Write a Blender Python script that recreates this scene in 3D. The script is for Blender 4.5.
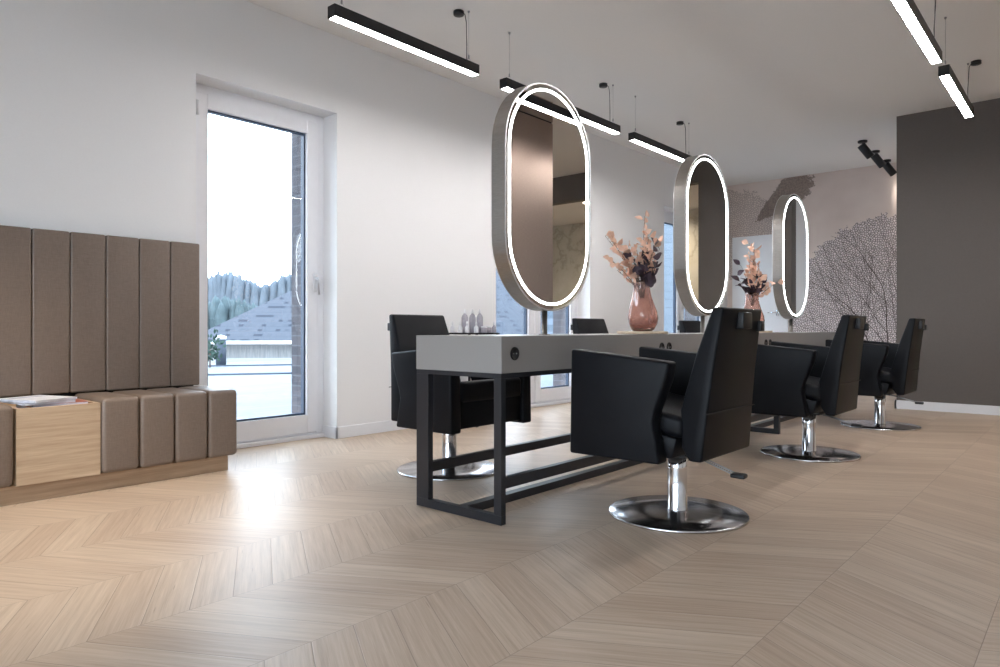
import bpy, bmesh, math, random
from math import sin, cos, pi, radians, sqrt, atan2
from mathutils import Vector, Matrix

random.seed(7)
S = bpy.context.scene
for o in list(bpy.data.objects):
    bpy.data.objects.remove(o)

# ------------------------------------------------------------------ camera
AZ = math.atan(598 / 687)                    # the desk runs along +X, the window wall is at +Y
cd = bpy.data.cameras.new('camera')
cam = bpy.data.objects.new('camera', cd)
S.collection.objects.link(cam)
cam.location = (0, 0, 0.80)
cam.rotation_euler = (pi / 2, 0, AZ - pi / 2)
cd.sensor_width = 36
cd.lens = 36 * 687 / 1000
cd.shift_y = -0.0045
cd.clip_start = 0.02
cd.clip_end = 600
S.camera = cam

# ------------------------------------------------------------------ world, exposure, lights
SKY = 4.3
w = bpy.data.worlds.new('overcast_sky')
S.world = w
w.use_nodes = True
nt = w.node_tree
bg = nt.nodes['Background']
tc = nt.nodes.new('ShaderNodeTexCoord')
sx = nt.nodes.new('ShaderNodeSeparateXYZ')
nt.links.new(tc.outputs['Generated'], sx.inputs[0])
cr = nt.nodes.new('ShaderNodeValToRGB')
cr.color_ramp.elements[0].position = 0.0
cr.color_ramp.elements[0].color = (0.90, 0.95, 1.0, 1)
cr.color_ramp.elements[1].position = 0.8
cr.color_ramp.elements[1].color = (0.62, 0.80, 1.0, 1)
nt.links.new(sx.outputs['Z'], cr.inputs[0])
nt.links.new(cr.outputs[0], bg.inputs['Color'])
bg.inputs['Strength'].default_value = SKY

vs = S.view_settings
vs.view_transform = 'Standard'
vs.look = 'None'
vs.gamma = 1
vs.use_curve_mapping = False
vs.exposure = 1.03

STRIP = 36.0      # radiance of the ceiling strips
RING = 5.5        # radiance of the mirror rings


def spot(name, loc, target, power, size, color, radius=0.03):
    l = bpy.data.lights.new(name, 'SPOT')
    l.energy = power
    l.spot_size = radians(size)
    l.spot_blend = 0.8
    l.color = color
    l.shadow_soft_size = radius
    o = bpy.data.objects.new(name, l)
    S.collection.objects.link(o)
    o.location = loc
    o.rotation_euler = (Vector(target) - Vector(loc)).to_track_quat('-Z', 'Y').to_euler()
    return o


# ------------------------------------------------------------------ materials
class N:
    """small node-tree builder"""
    def __init__(s, name):
        s.m = bpy.data.materials.new(name)
        s.m.use_nodes = True
        s.t = s.m.node_tree
        s.b = s.t.nodes['Principled BSDF']
        s.out = s.t.nodes['Material Output']

    def new(s, kind, **kw):
        n = s.t.nodes.new(kind)
        for k, v in kw.items():
            setattr(n, k, v)
        return n

    def put(s, sock, v):
        if hasattr(v, 'is_linked') or hasattr(v, 'links'):
            s.t.links.new(v, sock)
        else:
            sock.default_value = v

    def math(s, op, a, b=0.0, c=None):
        n = s.new('ShaderNodeMath', operation=op)
        s.put(n.inputs[0], a)
        s.put(n.inputs[1], b)
        if c is not None:
            s.put(n.inputs[2], c)
        return n.outputs[0]

    def coords(s, kind='Object'):
        return s.new('ShaderNodeTexCoord').outputs[kind]

    def sep(s, v):
        n = s.new('ShaderNodeSeparateXYZ')
        s.put(n.inputs[0], v)
        return n.outputs

    def comb(s, x, y, z):
        n = s.new('ShaderNodeCombineXYZ')
        for i, v in enumerate((x, y, z)):
            s.put(n.inputs[i], v)
        return n.outputs[0]

    def noise(s, vec, scale, detail=3, rough=0.5):
        n = s.new('ShaderNodeTexNoise')
        s.put(n.inputs['Vector'], vec)
        n.inputs['Scale'].default_value = scale
        n.inputs['Detail'].default_value = detail
        n.inputs['Roughness'].default_value = rough
        return n.outputs['Fac']

    def mapping(s, vec, scale=(1, 1, 1), rot=(0, 0, 0)):
        n = s.new('ShaderNodeMapping')
        s.put(n.inputs['Vector'], vec)
        n.inputs['Scale'].default_value = scale
        n.inputs['Rotation'].default_value = rot
        return n.outputs[0]

    def ramp(s, fac, stops):
        n = s.new('ShaderNodeValToRGB')
        s.put(n.inputs[0], fac)
        e = n.color_ramp.elements
        while len(e) < len(stops):
            e.new(0.5)
        for el, (p, c_) in zip(e, stops):
            el.position = p
            el.color = (c_[0], c_[1], c_[2], 1) if len(c_) == 3 else c_
        return n.outputs[0]

    def mix(s, f, a, b, blend='MIX'):
        n = s.new('ShaderNodeMix', data_type='RGBA', blend_type=blend)
        s.put(n.inputs[0], f)
        s.put(n.inputs[6], a if not isinstance(a, tuple) else (a + (1,))[:4])
        s.put(n.inputs[7], b if not isinstance(b, tuple) else (b + (1,))[:4])
        return n.outputs[2]

    def bump(s, h, strength=0.3, dist=0.002):
        n = s.new('ShaderNodeBump')
        n.inputs['Strength'].default_value = strength
        n.inputs['Distance'].default_value = dist
        s.put(n.inputs['Height'], h)
        s.t.links.new(n.outputs[0], s.b.inputs['Normal'])

    def base(s, v):
        s.put(s.b.inputs['Base Color'], v if not isinstance(v, tuple) else (v + (1,))[:4])
        return s

    def rough(s, v):
        s.put(s.b.inputs['Roughness'], v)
        return s


def srgb(r, g, b):
    f = lambda v: (v / 255 / 12.92) if v / 255 <= 0.04045 else ((v / 255 + 0.055) / 1.055) ** 2.4
    return (f(r), f(g), f(b))


def plain(name, col, rough=0.5, metal=0.0, var=0.06, nscale=30, bump=0.0, spec=0.5, stretch=(1, 1, 1)):
    n = N(name)
    v = n.mapping(n.coords(), stretch)
    f = n.noise(v, nscale, 4)
    lo = tuple(x * (1 - var) for x in col)
    hi = tuple(min(1, x * (1 + var)) for x in col)
    n.base(n.ramp(f, [(0.3, lo), (0.7, hi)]))
    n.rough(rough)
    n.b.inputs['Metallic'].default_value = metal
    n.b.inputs['Specular IOR Level'].default_value = spec
    if bump:
        n.bump(f, bump, 0.001)
    return n.m


def emit(name, col, strength):
    n = N(name)
    n.base((0.9, 0.9, 0.9)).rough(0.4)
    n.b.inputs['Emission Color'].default_value = (*col, 1)
    n.b.inputs['Emission Strength'].default_value = strength
    return n.m


M = {}
M['wall'] = plain('white_wall_paint', (0.80, 0.79, 0.79), 0.75, var=0.01, nscale=120, bump=0.04)
M['ceil'] = plain('ceiling_paint', (0.80, 0.785, 0.765), 0.85, var=0.01, nscale=90)
M['dark'] = plain('taupe_wall_paint', (0.125, 0.108, 0.098), 0.75, var=0.03, nscale=60, bump=0.04)
M['trim'] = plain('white_trim', (0.80, 0.80, 0.82), 0.4, var=0.01)
M['pvc'] = plain('white_window_pvc', (0.80, 0.80, 0.83), 0.28, var=0.01)
M['gasket'] = plain('dark_blue_gasket', (0.03, 0.05, 0.09), 0.45)
M['black'] = plain('black_powder_coat', (0.012, 0.012, 0.014), 0.42, var=0.1, nscale=200)
M['steel'] = plain('navy_black_steel', (0.016, 0.017, 0.022), 0.38, var=0.1, nscale=200)
M['chrome'] = plain('polished_chrome', (0.75, 0.75, 0.77), 0.10, 1.0, var=0.03, nscale=8)
M['desk'] = plain('grey_desk_laminate', (0.30, 0.285, 0.275), 0.36, var=0.02, nscale=180)
M['mirror'] = plain('mirror_glass', (0.80, 0.79, 0.77), 0.006, 1.0, var=0.0)
M['strip'] = emit('strip_diffuser', (1.0, 0.97, 0.97), STRIP)
M['ring'] = emit('led_ring', (0.97, 1.0, 1.0), RING)
M['lamp'] = emit('downlight_glow', (1.0, 0.9, 0.78), 12)
M['white'] = plain('white_plastic', (0.7, 0.7, 0.72), 0.3, var=0.02)
M['cord'] = plain('steel_wire', (0.35, 0.35, 0.36), 0.4, 0.8)
M['paper'] = plain('magazine_paper', (0.72, 0.73, 0.80), 0.45, var=0.1, nscale=25)
M['paper_red'] = plain('red_brown_cover', srgb(168, 98, 80), 0.4, var=0.15, nscale=30)
M['paper_grey'] = plain('grey_cover', (0.42, 0.44, 0.55), 0.4, var=0.15, nscale=20)
M['peach'] = plain('peach_petal', srgb(240, 200, 176), 0.65, var=0.14, nscale=35)
M['plum'] = plain('plum_leaf', srgb(72, 55, 66), 0.6, var=0.2, nscale=30)
M['twig'] = plain('brown_twig', srgb(92, 66, 52), 0.7)
M['trim_dark'] = plain('dark_joint', (0.02, 0.016, 0.014), 0.7)


def mat_leather():
    n = N('black_leatherette')
    co = n.coords()
    f = n.noise(co, 260, 2)
    n.base(n.ramp(n.noise(co, 9, 3), [(0.3, (0.0042, 0.0046, 0.0066)), (0.7, (0.0062, 0.0068, 0.0092))]))
    n.rough(0.46)
    n.b.inputs['Specular IOR Level'].default_value = 0.18
    n.bump(f, 0.12, 0.0008)
    return n.m


def mat_taupe():
    n = N('taupe_woven_leatherette')
    co = n.coords()
    a = n.noise(n.mapping(co, (1, 1, 14)), 40, 3)
    b = n.noise(n.mapping(co, (14, 14, 1)), 40, 3)
    f = n.math('MULTIPLY', n.math('ADD', a, b), 0.5)
    n.base(n.ramp(f, [(0.34, srgb(112, 97, 86)), (0.66, srgb(130, 114, 102))]))
    n.rough(0.44)
    n.bump(f, 0.1, 0.0006)
    return n.m


def mat_oak(name, lo, hi, axis=(1.2, 22, 22)):
    n = N(name)
    v = n.mapping(n.coords(), axis)
    d = n.noise(v, 2.2, 5, 0.6)
    fine = n.noise(n.mapping(n.coords(), (axis[0] * 4, axis[1] * 5, axis[2] * 5)), 3, 2)
    f = n.math('ADD', n.math('MULTIPLY', d, 0.75), n.math('MULTIPLY', fine, 0.25))
    n.base(n.ramp(f, [(0.34, lo), (0.52, tuple((x + y) / 2 for x, y in zip(lo, hi))), (0.68, hi)]))
    n.rough(0.45)
    n.bump(f, 0.1, 0.0006)
    return n.m


def mat_floor():
    n = N('chevron_oak_floor')
    X, Y, Z = n.sep(n.coords())
    P, W, K = 0.1314, 0.432, 0.5723
    yy = n.math('SUBTRACT', Y, 1.95)
    g = n.math('MULTIPLY', n.math('PINGPONG', yy, W), K)
    v = n.math('DIVIDE', n.math('SUBTRACT', n.math('SUBTRACT', X, 0.893), g), P)
    idx = n.math('FLOOR', v)
    fr = n.math('FRACT', v)
    colf = n.math('DIVIDE', yy, W)
    col = n.math('FLOOR', colf)
    cf = n.math('FRACT', colf)
    # distance to the nearest seam, in metres
    e1 = n.math('MULTIPLY', n.math('MINIMUM', fr, n.math('SUBTRACT', 1.0, fr)), P * 0.868)
    e2 = n.math('MULTIPLY', n.math('MINIMUM', cf, n.math('SUBTRACT', 1.0, cf)), W)
    e = n.math('MINIMUM', e1, e2)
    seam = n.math('LESS_THAN', e, 0.00095)
    edge = n.math('SUBTRACT', 1.0, n.math('MINIMUM', n.math('DIVIDE', e, 0.003), 1.0))
    wn = n.new('ShaderNodeTexWhiteNoise', noise_dimensions='3D')
    n.put(wn.inputs['Vector'], n.comb(idx, col, 3.0))
    rnd = wn.outputs['Value']
    # plank space: u along the plank, w across it
    u = n.math('DIVIDE', n.math('MULTIPLY', yy, 1.0), 0.868)
    gx = n.comb(n.math('MULTIPLY', u, 1.0), n.math('ADD', n.math('MULTIPLY', v, P * 7), n.math('MULTIPLY', rnd, 40.0)), n.math('MULTIPLY', rnd, 17.0))
    grain = n.noise(n.mapping(gx, (0.55, 1.6, 1)), 5.5, 5, 0.6)
    fine = n.noise(n.mapping(gx, (1.2, 7, 1)), 7, 3, 0.6)
    f = n.math('ADD', n.math('MULTIPLY', grain, 0.7), n.math('MULTIPLY', fine, 0.3))
    c_ = n.ramp(f, [(0.30, srgb(172, 151, 131)), (0.48, srgb(190, 170, 150)), (0.66, srgb(204, 185, 166))])
    tint = n.ramp(rnd, [(0.0, (0.90, 0.86, 0.83)), (0.5, (0.97, 0.95, 0.93)), (1.0, (1.04, 1.04, 1.03))])
    c_ = n.mix(1.0, c_, tint, 'MULTIPLY')
    vo = n.new('ShaderNodeTexVoronoi')
    n.put(vo.inputs['Vector'], n.mapping(gx, (1.0, 2.0, 1)))
    vo.inputs['Scale'].default_value = 2.3
    knot = n.ramp(vo.outputs['Distance'], [(0.02, (1, 1, 1)), (0.075, (0, 0, 0))])
    c_ = n.mix(n.math('MULTIPLY', knot, 0.55), c_, srgb(112, 88, 72))
    c_ = n.mix(n.math('MULTIPLY', seam, 0.5), c_, srgb(92, 76, 66))
    n.base(c_)
    n.rough(n.math('ADD', 0.34, n.math('MULTIPLY', f, 0.14)))
    n.b.inputs['Specular IOR Level'].default_value = 0.32
    h = n.math('SUBTRACT', n.math('MULTIPLY', f, 0.12), n.math('MULTIPLY', edge, 1.0))
    n.bump(h, 0.35, 0.0012)
    return n.m


def mat_brick(name, c1, c2, mortar, sc=1.0, bw=0.24, bh=0.075, axes='XZ'):
    n = N(name)
    X, Y, Z = n.sep(n.coords())
    a = {'X': X, 'Y': Y, 'Z': Z}
    br = n.new('ShaderNodeTexBrick')
    n.put(br.inputs['Vector'], n.comb(a[axes[0]], a[axes[1]], 0.0))
    br.inputs['Scale'].default_value = sc
    br.inputs['Brick Width'].default_value = bw
    br.inputs['Row Height'].default_value = bh
    br.inputs['Mortar Size'].default_value = 0.006
    br.inputs['Color1'].default_value = (*c1, 1)
    br.inputs['Color2'].default_value = (*c2, 1)
    br.inputs['Mortar'].default_value = (*mortar, 1)
    n.base(br.outputs['Color']).rough(0.85)
    return n.m


def mat_shingle():
    n = N('grey_blue_shingle')
    co = n.coords('UV')
    X, Y, Z = n.sep(co)
    row = n.math('FLOOR', n.math('DIVIDE', Y, 0.26))
    off = n.math('MULTIPLY', n.math('MODULO', row, 2.0), 0.5)
    cx = n.math('ADD', n.math('DIVIDE', X, 0.13), off)
    wn = n.new('ShaderNodeTexWhiteNoise', noise_dimensions='2D')
    n.put(wn.inputs['Vector'], n.comb(n.math('FLOOR', cx), row, 0.0))
    base = n.ramp(wn.outputs['Value'], [(0.0, (0.055, 0.058, 0.070)), (0.55, (0.064, 0.067, 0.080)), (0.74, (0.066, 0.069, 0.082)), (0.78, (0.022, 0.025, 0.036))])
    fy = n.math('FRACT', n.math('DIVIDE', Y, 0.26))
    c2 = n.mix(n.math('LESS_THAN', fy, 0.5), (0.062, 0.065, 0.078), base)
    c2 = n.mix(n.math('LESS_THAN', fy, 0.06), c2, (0.042, 0.046, 0.058))
    n.base(c2)
    n.rough(0.9)
    return n.m


def mat_glass():
    n = N('window_glass')
    tr = n.new('ShaderNodeBsdfTransparent')
    tr.inputs[0].default_value = (0.93, 0.96, 0.98, 1)
    gl = n.new('ShaderNodeBsdfGlossy')
    gl.inputs['Roughness'].default_value = 0.002
    fr = n.new('ShaderNodeFresnel')
    geo = n.new('ShaderNodeNewGeometry')
    n.put(fr.inputs['IOR'], n.math('SUBTRACT', 1.5, n.math('MULTIPLY', geo.outputs['Backfacing'], 1.5 - 1 / 1.5)))
    mx = n.new('ShaderNodeMixShader')
    n.t.links.new(fr.outputs[0], mx.inputs[0])
    n.t.links.new(tr.outputs[0], mx.inputs[1])
    n.t.links.new(gl.outputs[0], mx.inputs[2])
    n.t.links.new(mx.outputs[0], n.out.inputs[0])
    return n.m


def mat_vase():
    n = N('rose_glass')
    Zc = n.sep(n.coords())[2]
    n.base(n.ramp(Zc, [(0.02, srgb(206, 160, 148)), (0.10, srgb(240, 203, 190)), (0.28, srgb(244, 208, 196))]))
    n.rough(0.05)
    n.b.inputs['Transmission Weight'].default_value = 0.92
    n.b.inputs['IOR'].default_value = 1.45
    n.b.inputs['Coat Weight'].default_value = 0.6
    n.b.inputs['Coat Roughness'].default_value = 0.03
    return n.m


def mat_brushed(name, col, rough, stretch):
    n = N(name)
    f = n.noise(n.mapping(n.coords(), stretch), 30, 3)
    n.base(n.ramp(f, [(0.3, tuple(x * 0.85 for x in col)), (0.7, tuple(min(1, x * 1.1) for x in col))]))
    n.rough(n.math('ADD', rough - 0.05, n.math('MULTIPLY', f, 0.1)))
    n.b.inputs['Metallic'].default_value = 1.0
    n.bump(f, 0.05, 0.0005)
    return n.m


def mat_base_disc():
    n = N('spun_chrome')
    X, Y, Z = n.sep(n.coords())
    ang = n.math('ARCTAN2', Y, X)
    f = n.noise(n.comb(n.math('MULTIPLY', n.math('COSINE', ang), 1.0), n.math('SINE', ang), 0.0), 5, 3)
    n.base(n.ramp(f, [(0.3, (0.42, 0.42, 0.43)), (0.7, (0.75, 0.75, 0.77))]))
    n.rough(n.math('ADD', 0.10, n.math('MULTIPLY', f, 0.14)))
    n.b.inputs['Metallic'].default_value = 1.0
    n.b.inputs['Anisotropic'].default_value = 0.5
    return n.m


def mat_marble():
    n = N('beige_marble')
    co = n.coords()
    d = n.noise(co, 1.3, 5, 0.6)
    v = n.math('ABSOLUTE', n.math('SUBTRACT', d, 0.5))
    n.base(n.ramp(v, [(0.0, srgb(176, 167, 150)), (0.03, srgb(198, 190, 172)), (0.2, srgb(212, 205, 190))]))
    n.rough(0.3)
    return n.m


def mat_mural():
    n = N('coral_mural_wallpaper')
    X, Y, Z = n.sep(n.coords())
    yz = n.comb(Y, Z, 0.0)
    paper = n.ramp(n.noise(yz, 1.6, 3), [(0.3, srgb(206, 190, 182)), (0.7, srgb(222, 208, 200))])

    def dist(cy, cz):
        a = n.math('SUBTRACT', Y, cy)
        b = n.math('SUBTRACT', Z, cz)
        return n.math('SQRT', n.math('ADD', n.math('MULTIPLY', a, a), n.math('MULTIPLY', b, b)))

    def net(scale, lo, hi):
        warp = n.new('ShaderNodeVectorMath', operation='ADD')
        nz = n.new('ShaderNodeTexNoise')
        n.put(nz.inputs['Vector'], yz)
        nz.inputs['Scale'].default_value = 14
        sc_ = n.new('ShaderNodeVectorMath', operation='SCALE')
        n.put(sc_.inputs[0], nz.outputs['Color'])
        sc_.inputs['Scale'].default_value = 0.02
        n.put(warp.inputs[0], yz)
        n.put(warp.inputs[1], sc_.outputs[0])
        vo = n.new('ShaderNodeTexVoronoi', feature='DISTANCE_TO_EDGE', voronoi_dimensions='2D')
        n.put(vo.inputs['Vector'], warp.outputs[0])
        vo.inputs['Scale'].default_value = scale
        return n.ramp(vo.outputs['Distance'], [(lo, (1, 1, 1)), (hi, (0, 0, 0))])

    edge = n.math('MULTIPLY', n.math('SUBTRACT', n.noise(yz, 9, 3, 0.7), 0.5), 0.34)
    # large fan, lower right
    d1 = n.math('ADD', dist(2.0, 1.0), edge)
    m1 = n.math('LESS_THAN', d1, 1.27)
    k1 = n.math('MULTIPLY', m1, net(38, 0.11, 0.20))
    c_ = n.mix(n.math('MULTIPLY', m1, 0.55), paper, srgb(226, 216, 220))
    c_ = n.mix(n.math('MULTIPLY', k1, 0.82), c_, srgb(68, 56, 53))
    # brown sponge, top
    cy, cz, A = 3.38, 2.66, radians(-38)
    a = n.math('SUBTRACT', Y, cy)
    b = n.math('SUBTRACT', Z, cz)
    p = n.math('ADD', n.math('MULTIPLY', a, cos(A)), n.math('MULTIPLY', b, sin(A)))
    q = n.math('SUBTRACT', n.math('MULTIPLY', b, cos(A)), n.math('MULTIPLY', a, sin(A)))
    wq = n.math('SUBTRACT', 0.17, n.math('MULTIPLY', p, 0.24))
    r2 = n.math('ADD', n.math('POWER', n.math('ABSOLUTE', n.math('DIVIDE', p, 0.47)), 2.6),
                n.math('POWER', n.math('ABSOLUTE', n.math('DIVIDE', q, wq)), 2.0))
    m2 = n.math('LESS_THAN', n.math('ADD', r2, n.math('MULTIPLY', n.math('SUBTRACT', n.noise(yz, 17, 4, 0.75), 0.5), 2.0)), 1.0)
    brown = n.ramp(n.noise(yz, 40, 3), [(0.35, srgb(108, 92, 84)), (0.65, srgb(140, 124, 114))])
    c_ = n.mix(n.math('MULTIPLY', m2, 0.85), c_, brown)
    # faint fine net beside the door
    m3 = n.math('LESS_THAN', n.math('ADD', dist(4.1, 2.2), edge), 0.66)
    k3 = n.math('MULTIPLY', m3, net(34, 0.08, 0.25))
    c_ = n.mix(n.math('MULTIPLY', k3, 0.5), c_, srgb(112, 98, 90))
    n.base(c_).rough(0.8)
    return n.m


M['leather'] = mat_leather()
M['taupe'] = mat_taupe()
M['oak'] = mat_oak('light_oak_veneer', srgb(174, 148, 122), srgb(204, 180, 152))
M['oak_plinth'] = mat_oak('darker_oak_plinth', srgb(152, 124, 98), srgb(184, 156, 128))
M['board'] = mat_oak('round_board_wood', srgb(190, 168, 142), srgb(216, 198, 174))
M['floor'] = mat_floor()
M['brick'] = mat_brick('brown_brick', (0.10, 0.085, 0.09), (0.07, 0.062, 0.07), (0.12, 0.12, 0.13), axes='YZ')
M['brick_out'] = mat_brick('brown_brick_facade', (0.10, 0.088, 0.095), (0.07, 0.064, 0.074), (0.12, 0.12, 0.13), axes='XZ')
M['paving'] = mat_brick('pale_paving', (0.185, 0.19, 0.20), (0.165, 0.17, 0.18), (0.10, 0.11, 0.125), bw=0.8, bh=0.2, axes='XY')
M['shingle'] = mat_shingle()
M['glass'] = mat_glass()
M['cladding'] = mat_brick('pale_blue_cladding', (0.155, 0.185, 0.22), (0.145, 0.175, 0.21), (0.075, 0.10, 0.13), bw=6.0, bh=0.16, axes='XZ')
M['vase'] = mat_vase()
M['champagne'] = mat_brushed('brushed_champagne_metal', (0.36, 0.335, 0.31), 0.38, (1, 1, 30))
M['copper'] = mat_brushed('brushed_copper_panel', (0.40, 0.31, 0.265), 0.42, (1, 1, 30))
M['rim'] = plain('satin_silver_rim', (0.85, 0.85, 0.86), 0.35, 1.0, var=0.02)
M['disc'] = mat_base_disc()
M['marble'] = mat_marble()
M['mural'] = mat_mural()
M['vein'] = plain('mural_ink', srgb(78, 64, 60), 0.8)
M['render_out'] = plain('pale_render', (0.17, 0.18, 0.19), 0.8, var=0.3, nscale=6, stretch=(9, 9, 0.4))
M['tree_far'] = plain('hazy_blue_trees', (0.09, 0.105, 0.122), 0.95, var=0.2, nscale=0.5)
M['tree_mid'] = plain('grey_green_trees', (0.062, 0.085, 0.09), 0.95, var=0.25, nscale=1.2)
M['field'] = plain('winter_field', (0.13, 0.125, 0.12), 0.95, var=0.2, nscale=0.15)
M['shrub'] = plain('shrub_green', (0.03, 0.055, 0.04), 0.9, var=0.3, nscale=20)
M['bollard'] = plain('bollard_grey', (0.03, 0.038, 0.055), 0.6)


# ------------------------------------------------------------------ mesh helpers
class MB:
    def __init__(s):
        s.bm = bmesh.new()
        s.mats = []

    def slot(s, m):
        m = M[m] if isinstance(m, str) else m
        if m not in s.mats:
            s.mats.append(m)
        return s.mats.index(m)

    def _absorb(s, b, mat, smooth=False):
        i = s.slot(mat)
        for f in b.faces:
            f.material_index = i
            f.smooth = smooth
        me = bpy.data.meshes.new('tmp')
        b.to_mesh(me)
        b.free()
        s.bm.from_mesh(me)
        bpy.data.meshes.remove(me)

    def box(s, lo, hi, mat, bevel=0.0, seg=2, smooth=None):
        b = bmesh.new()
        bmesh.ops.create_cube(b, size=1)
        for v in b.verts:
            v.co = Vector([(lo[i] + hi[i]) / 2 + v.co[i] * (hi[i] - lo[i]) for i in range(3)])
        if bevel:
            bmesh.ops.bevel(b, geom=b.edges[:], offset=bevel, segments=seg, affect='EDGES', profile=0.5)
        s._absorb(b, mat, bool(bevel) if smooth is None else smooth)
        return s

    def prism(s, pts, a0, a1, axis, mat, bevel=0.0, seg=2, taper=None, smooth=None):
        """pts is a 2-D outline; axis 'X': pts=(y,z); 'Y': pts=(x,z); 'Z': pts=(x,y)"""
        b = bmesh.new()

        def mk(p, a):
            if axis == 'X':
                return (a, p[0], p[1])
            if axis == 'Y':
                return (p[0], a, p[1])
            return (p[0], p[1], a)
        fa = [b.verts.new(mk(p, a0(p) if callable(a0) else a0)) for p in pts]
        fb = [b.verts.new(mk(p, a1(p) if callable(a1) else a1)) for p in pts]
        n = len(pts)
        b.faces.new(fa)
        b.faces.new(fb[::-1])
        for i in range(n):
            b.faces.new((fa[i], fb[i], fb[(i + 1) % n], fa[(i + 1) % n])[::-1])
        bmesh.ops.recalc_face_normals(b, faces=b.faces[:])
        if bevel:
            es = [e for e in b.edges if e.calc_face_angle(0) > radians(25)]
            bmesh.ops.bevel(b, geom=es, offset=bevel, segments=seg, affect='EDGES', profile=0.5)
        s._absorb(b, mat, bool(bevel) if smooth is None else smooth)
        return s

    def tube(s, path, r, mat, seg=8, cap=True, smooth=True):
        b = bmesh.new()
        path = [Vector(p) for p in path]
        rings = []
        up = Vector((0, 0, 1))
        for i, p in enumerate(path):
            d = (path[min(i + 1, len(path) - 1)] - path[max(i - 1, 0)]).normalized()
            a = d.cross(up)
            if a.length < 1e-3:
                a = d.cross(Vector((1, 0, 0)))
            a.normalize()
            c = d.cross(a).normalized()
            rr = r[i] if isinstance(r, (list, tuple)) else r
            rings.append([b.verts.new(p + a * rr * cos(2 * pi * k / seg) + c * rr * sin(2 * pi * k / seg)) for k in range(seg)])
        for i in range(len(rings) - 1):
            for k in range(seg):
                b.faces.new((rings[i][k], rings[i][(k + 1) % seg], rings[i + 1][(k + 1) % seg], rings[i + 1][k]))
        if cap:
            b.faces.new(rings[0][::-1])
            b.faces.new(rings[-1])
        bmesh.ops.recalc_face_normals(b, faces=b.faces[:])
        s._absorb(b, mat, smooth)
        return s

    def lathe(s, prof, c, mat, seg=32, smooth=True, wob=None, axis=None):
        """prof: (r, z) from bottom to top; wob(theta, z) scales r; axis: Matrix applied after"""
        b = bmesh.new()
        rings = []
        for r, z in prof:
            rings.append([b.verts.new((r * (wob(2 * pi * k / seg, z) if wob else 1) * cos(2 * pi * k / seg),
                                       r * (wob(2 * pi * k / seg, z) if wob else 1) * sin(2 * pi * k / seg), z)) for k in range(seg)])
        for i in range(len(rings) - 1):
            for k in range(seg):
                b.faces.new((rings[i][k], rings[i][(k + 1) % seg], rings[i + 1][(k + 1) % seg], rings[i + 1][k]))
        if prof[0][0] > 1e-5:
            b.faces.new(rings[0][::-1])
        if prof[-1][0] > 1e-5:
            b.faces.new(rings[-1])
        bmesh.ops.remove_doubles(b, verts=b.verts[:], dist=1e-6)
        bmesh.ops.recalc_face_normals(b, faces=b.faces[:])
        if axis is not None:
            b.transform(axis)
        b.transform(Matrix.Translation(Vector(c)))
        s._absorb(b, mat, smooth)
        return s

    def leaf(s, c, d, nrm, L, W, mat, cup=0.15):
        b = bmesh.new()
        d = Vector(d).normalized()
        nrm = Vector(nrm)
        a = d.cross(nrm)
        if a.length < 1e-3:
            a = d.cross(Vector((1, 0.2, 0)))
        a.normalize()
        n_ = a.cross(d)
        c = Vector(c)
        rows = []
        K = 6
        for i in range(K + 1):
            t = i / K
            wd = W * sin(pi * (t ** 0.85)) * 0.5 if 0 < i < K else W * 0.04
            mid = c + d * L * t + n_ * (cup * L * (t - t * t) * 1.0)
            up = n_ * cup * wd * 0.9
            rows.append([b.verts.new(mid - a * wd + up), b.verts.new(mid), b.verts.new(mid + a * wd + up)])
        for i in range(K):
            for j in range(2):
                b.faces.new((rows[i][j], rows[i][j + 1], rows[i + 1][j + 1], rows[i + 1][j]))
        # give the leaf its thickness
        geo = bmesh.ops.duplicate(b, geom=b.verts[:] + b.edges[:] + b.faces[:])
        th = -n_ * 0.0008
        for v in geo['geom']:
            if isinstance(v, bmesh.types.BMVert):
                v.co += th
        s._absorb(b, mat, True)
        return s

    def obj(s, name, parent=None, loc=None):
        me = bpy.data.meshes.new(name)
        s.bm.to_mesh(me)
        s.bm.free()
        for m in s.mats:
            me.materials.append(m)
        o = bpy.data.objects.new(name, me)
        S.collection.objects.link(o)
        if parent is not None:
            o.parent = parent
        if loc is not None:
            o.location = loc
        return o


def empty(name, loc=(0, 0, 0), rz=0.0):
    o = bpy.data.objects.new(name, None)
    o.empty_display_size = 0.1
    S.collection.objects.link(o)
    o.location = loc
    o.rotation_euler = (0, 0, rz)
    return o


def tag(o, label=None, cat=None, group=None, kind=None):
    if label:
        o['label'] = label
    if cat:
        o['category'] = cat
    if group:
        o['group'] = group
    if kind:
        o['kind'] = kind
    return o


def struct(mb, name, label=None, parent=None):
    o = mb.obj(name, parent)
    if parent is None:
        tag(o, label, None, None, 'structure')
        o['category'] = name.split('_')[0]
    return o


def copy_tree(o, parent=None):
    c_ = o.copy()
    S.collection.objects.link(c_)
    if parent is not None:
        c_.parent = parent
    for ch in list(o.children):
        copy_tree(ch, c_)
    return c_


# ------------------------------------------------------------------ room shell
H = 2.94
WL = 4.19            # inner face of the window wall
XE = 10.0            # mural wall
XB = -3.2            # wall behind the camera
YR = -3.2            # far right side of the salon
ZT = 2.376           # top of the openings
TH = 0.42            # wall thickness
OPEN = [(1.962, 3.0), (4.757, 6.312), (8.01, 9.565)]

struct(MB().box((XB, YR, -0.12), (XE + 0.3, 4.40, 0.0), 'floor'), 'floor', 'pale oak floor laid in a chevron pattern')
struct(MB().box((XB, YR, H), (XE + 0.3, WL + TH, H + 0.15), 'ceil'), 'ceiling', 'plain light grey painted ceiling')

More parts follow.
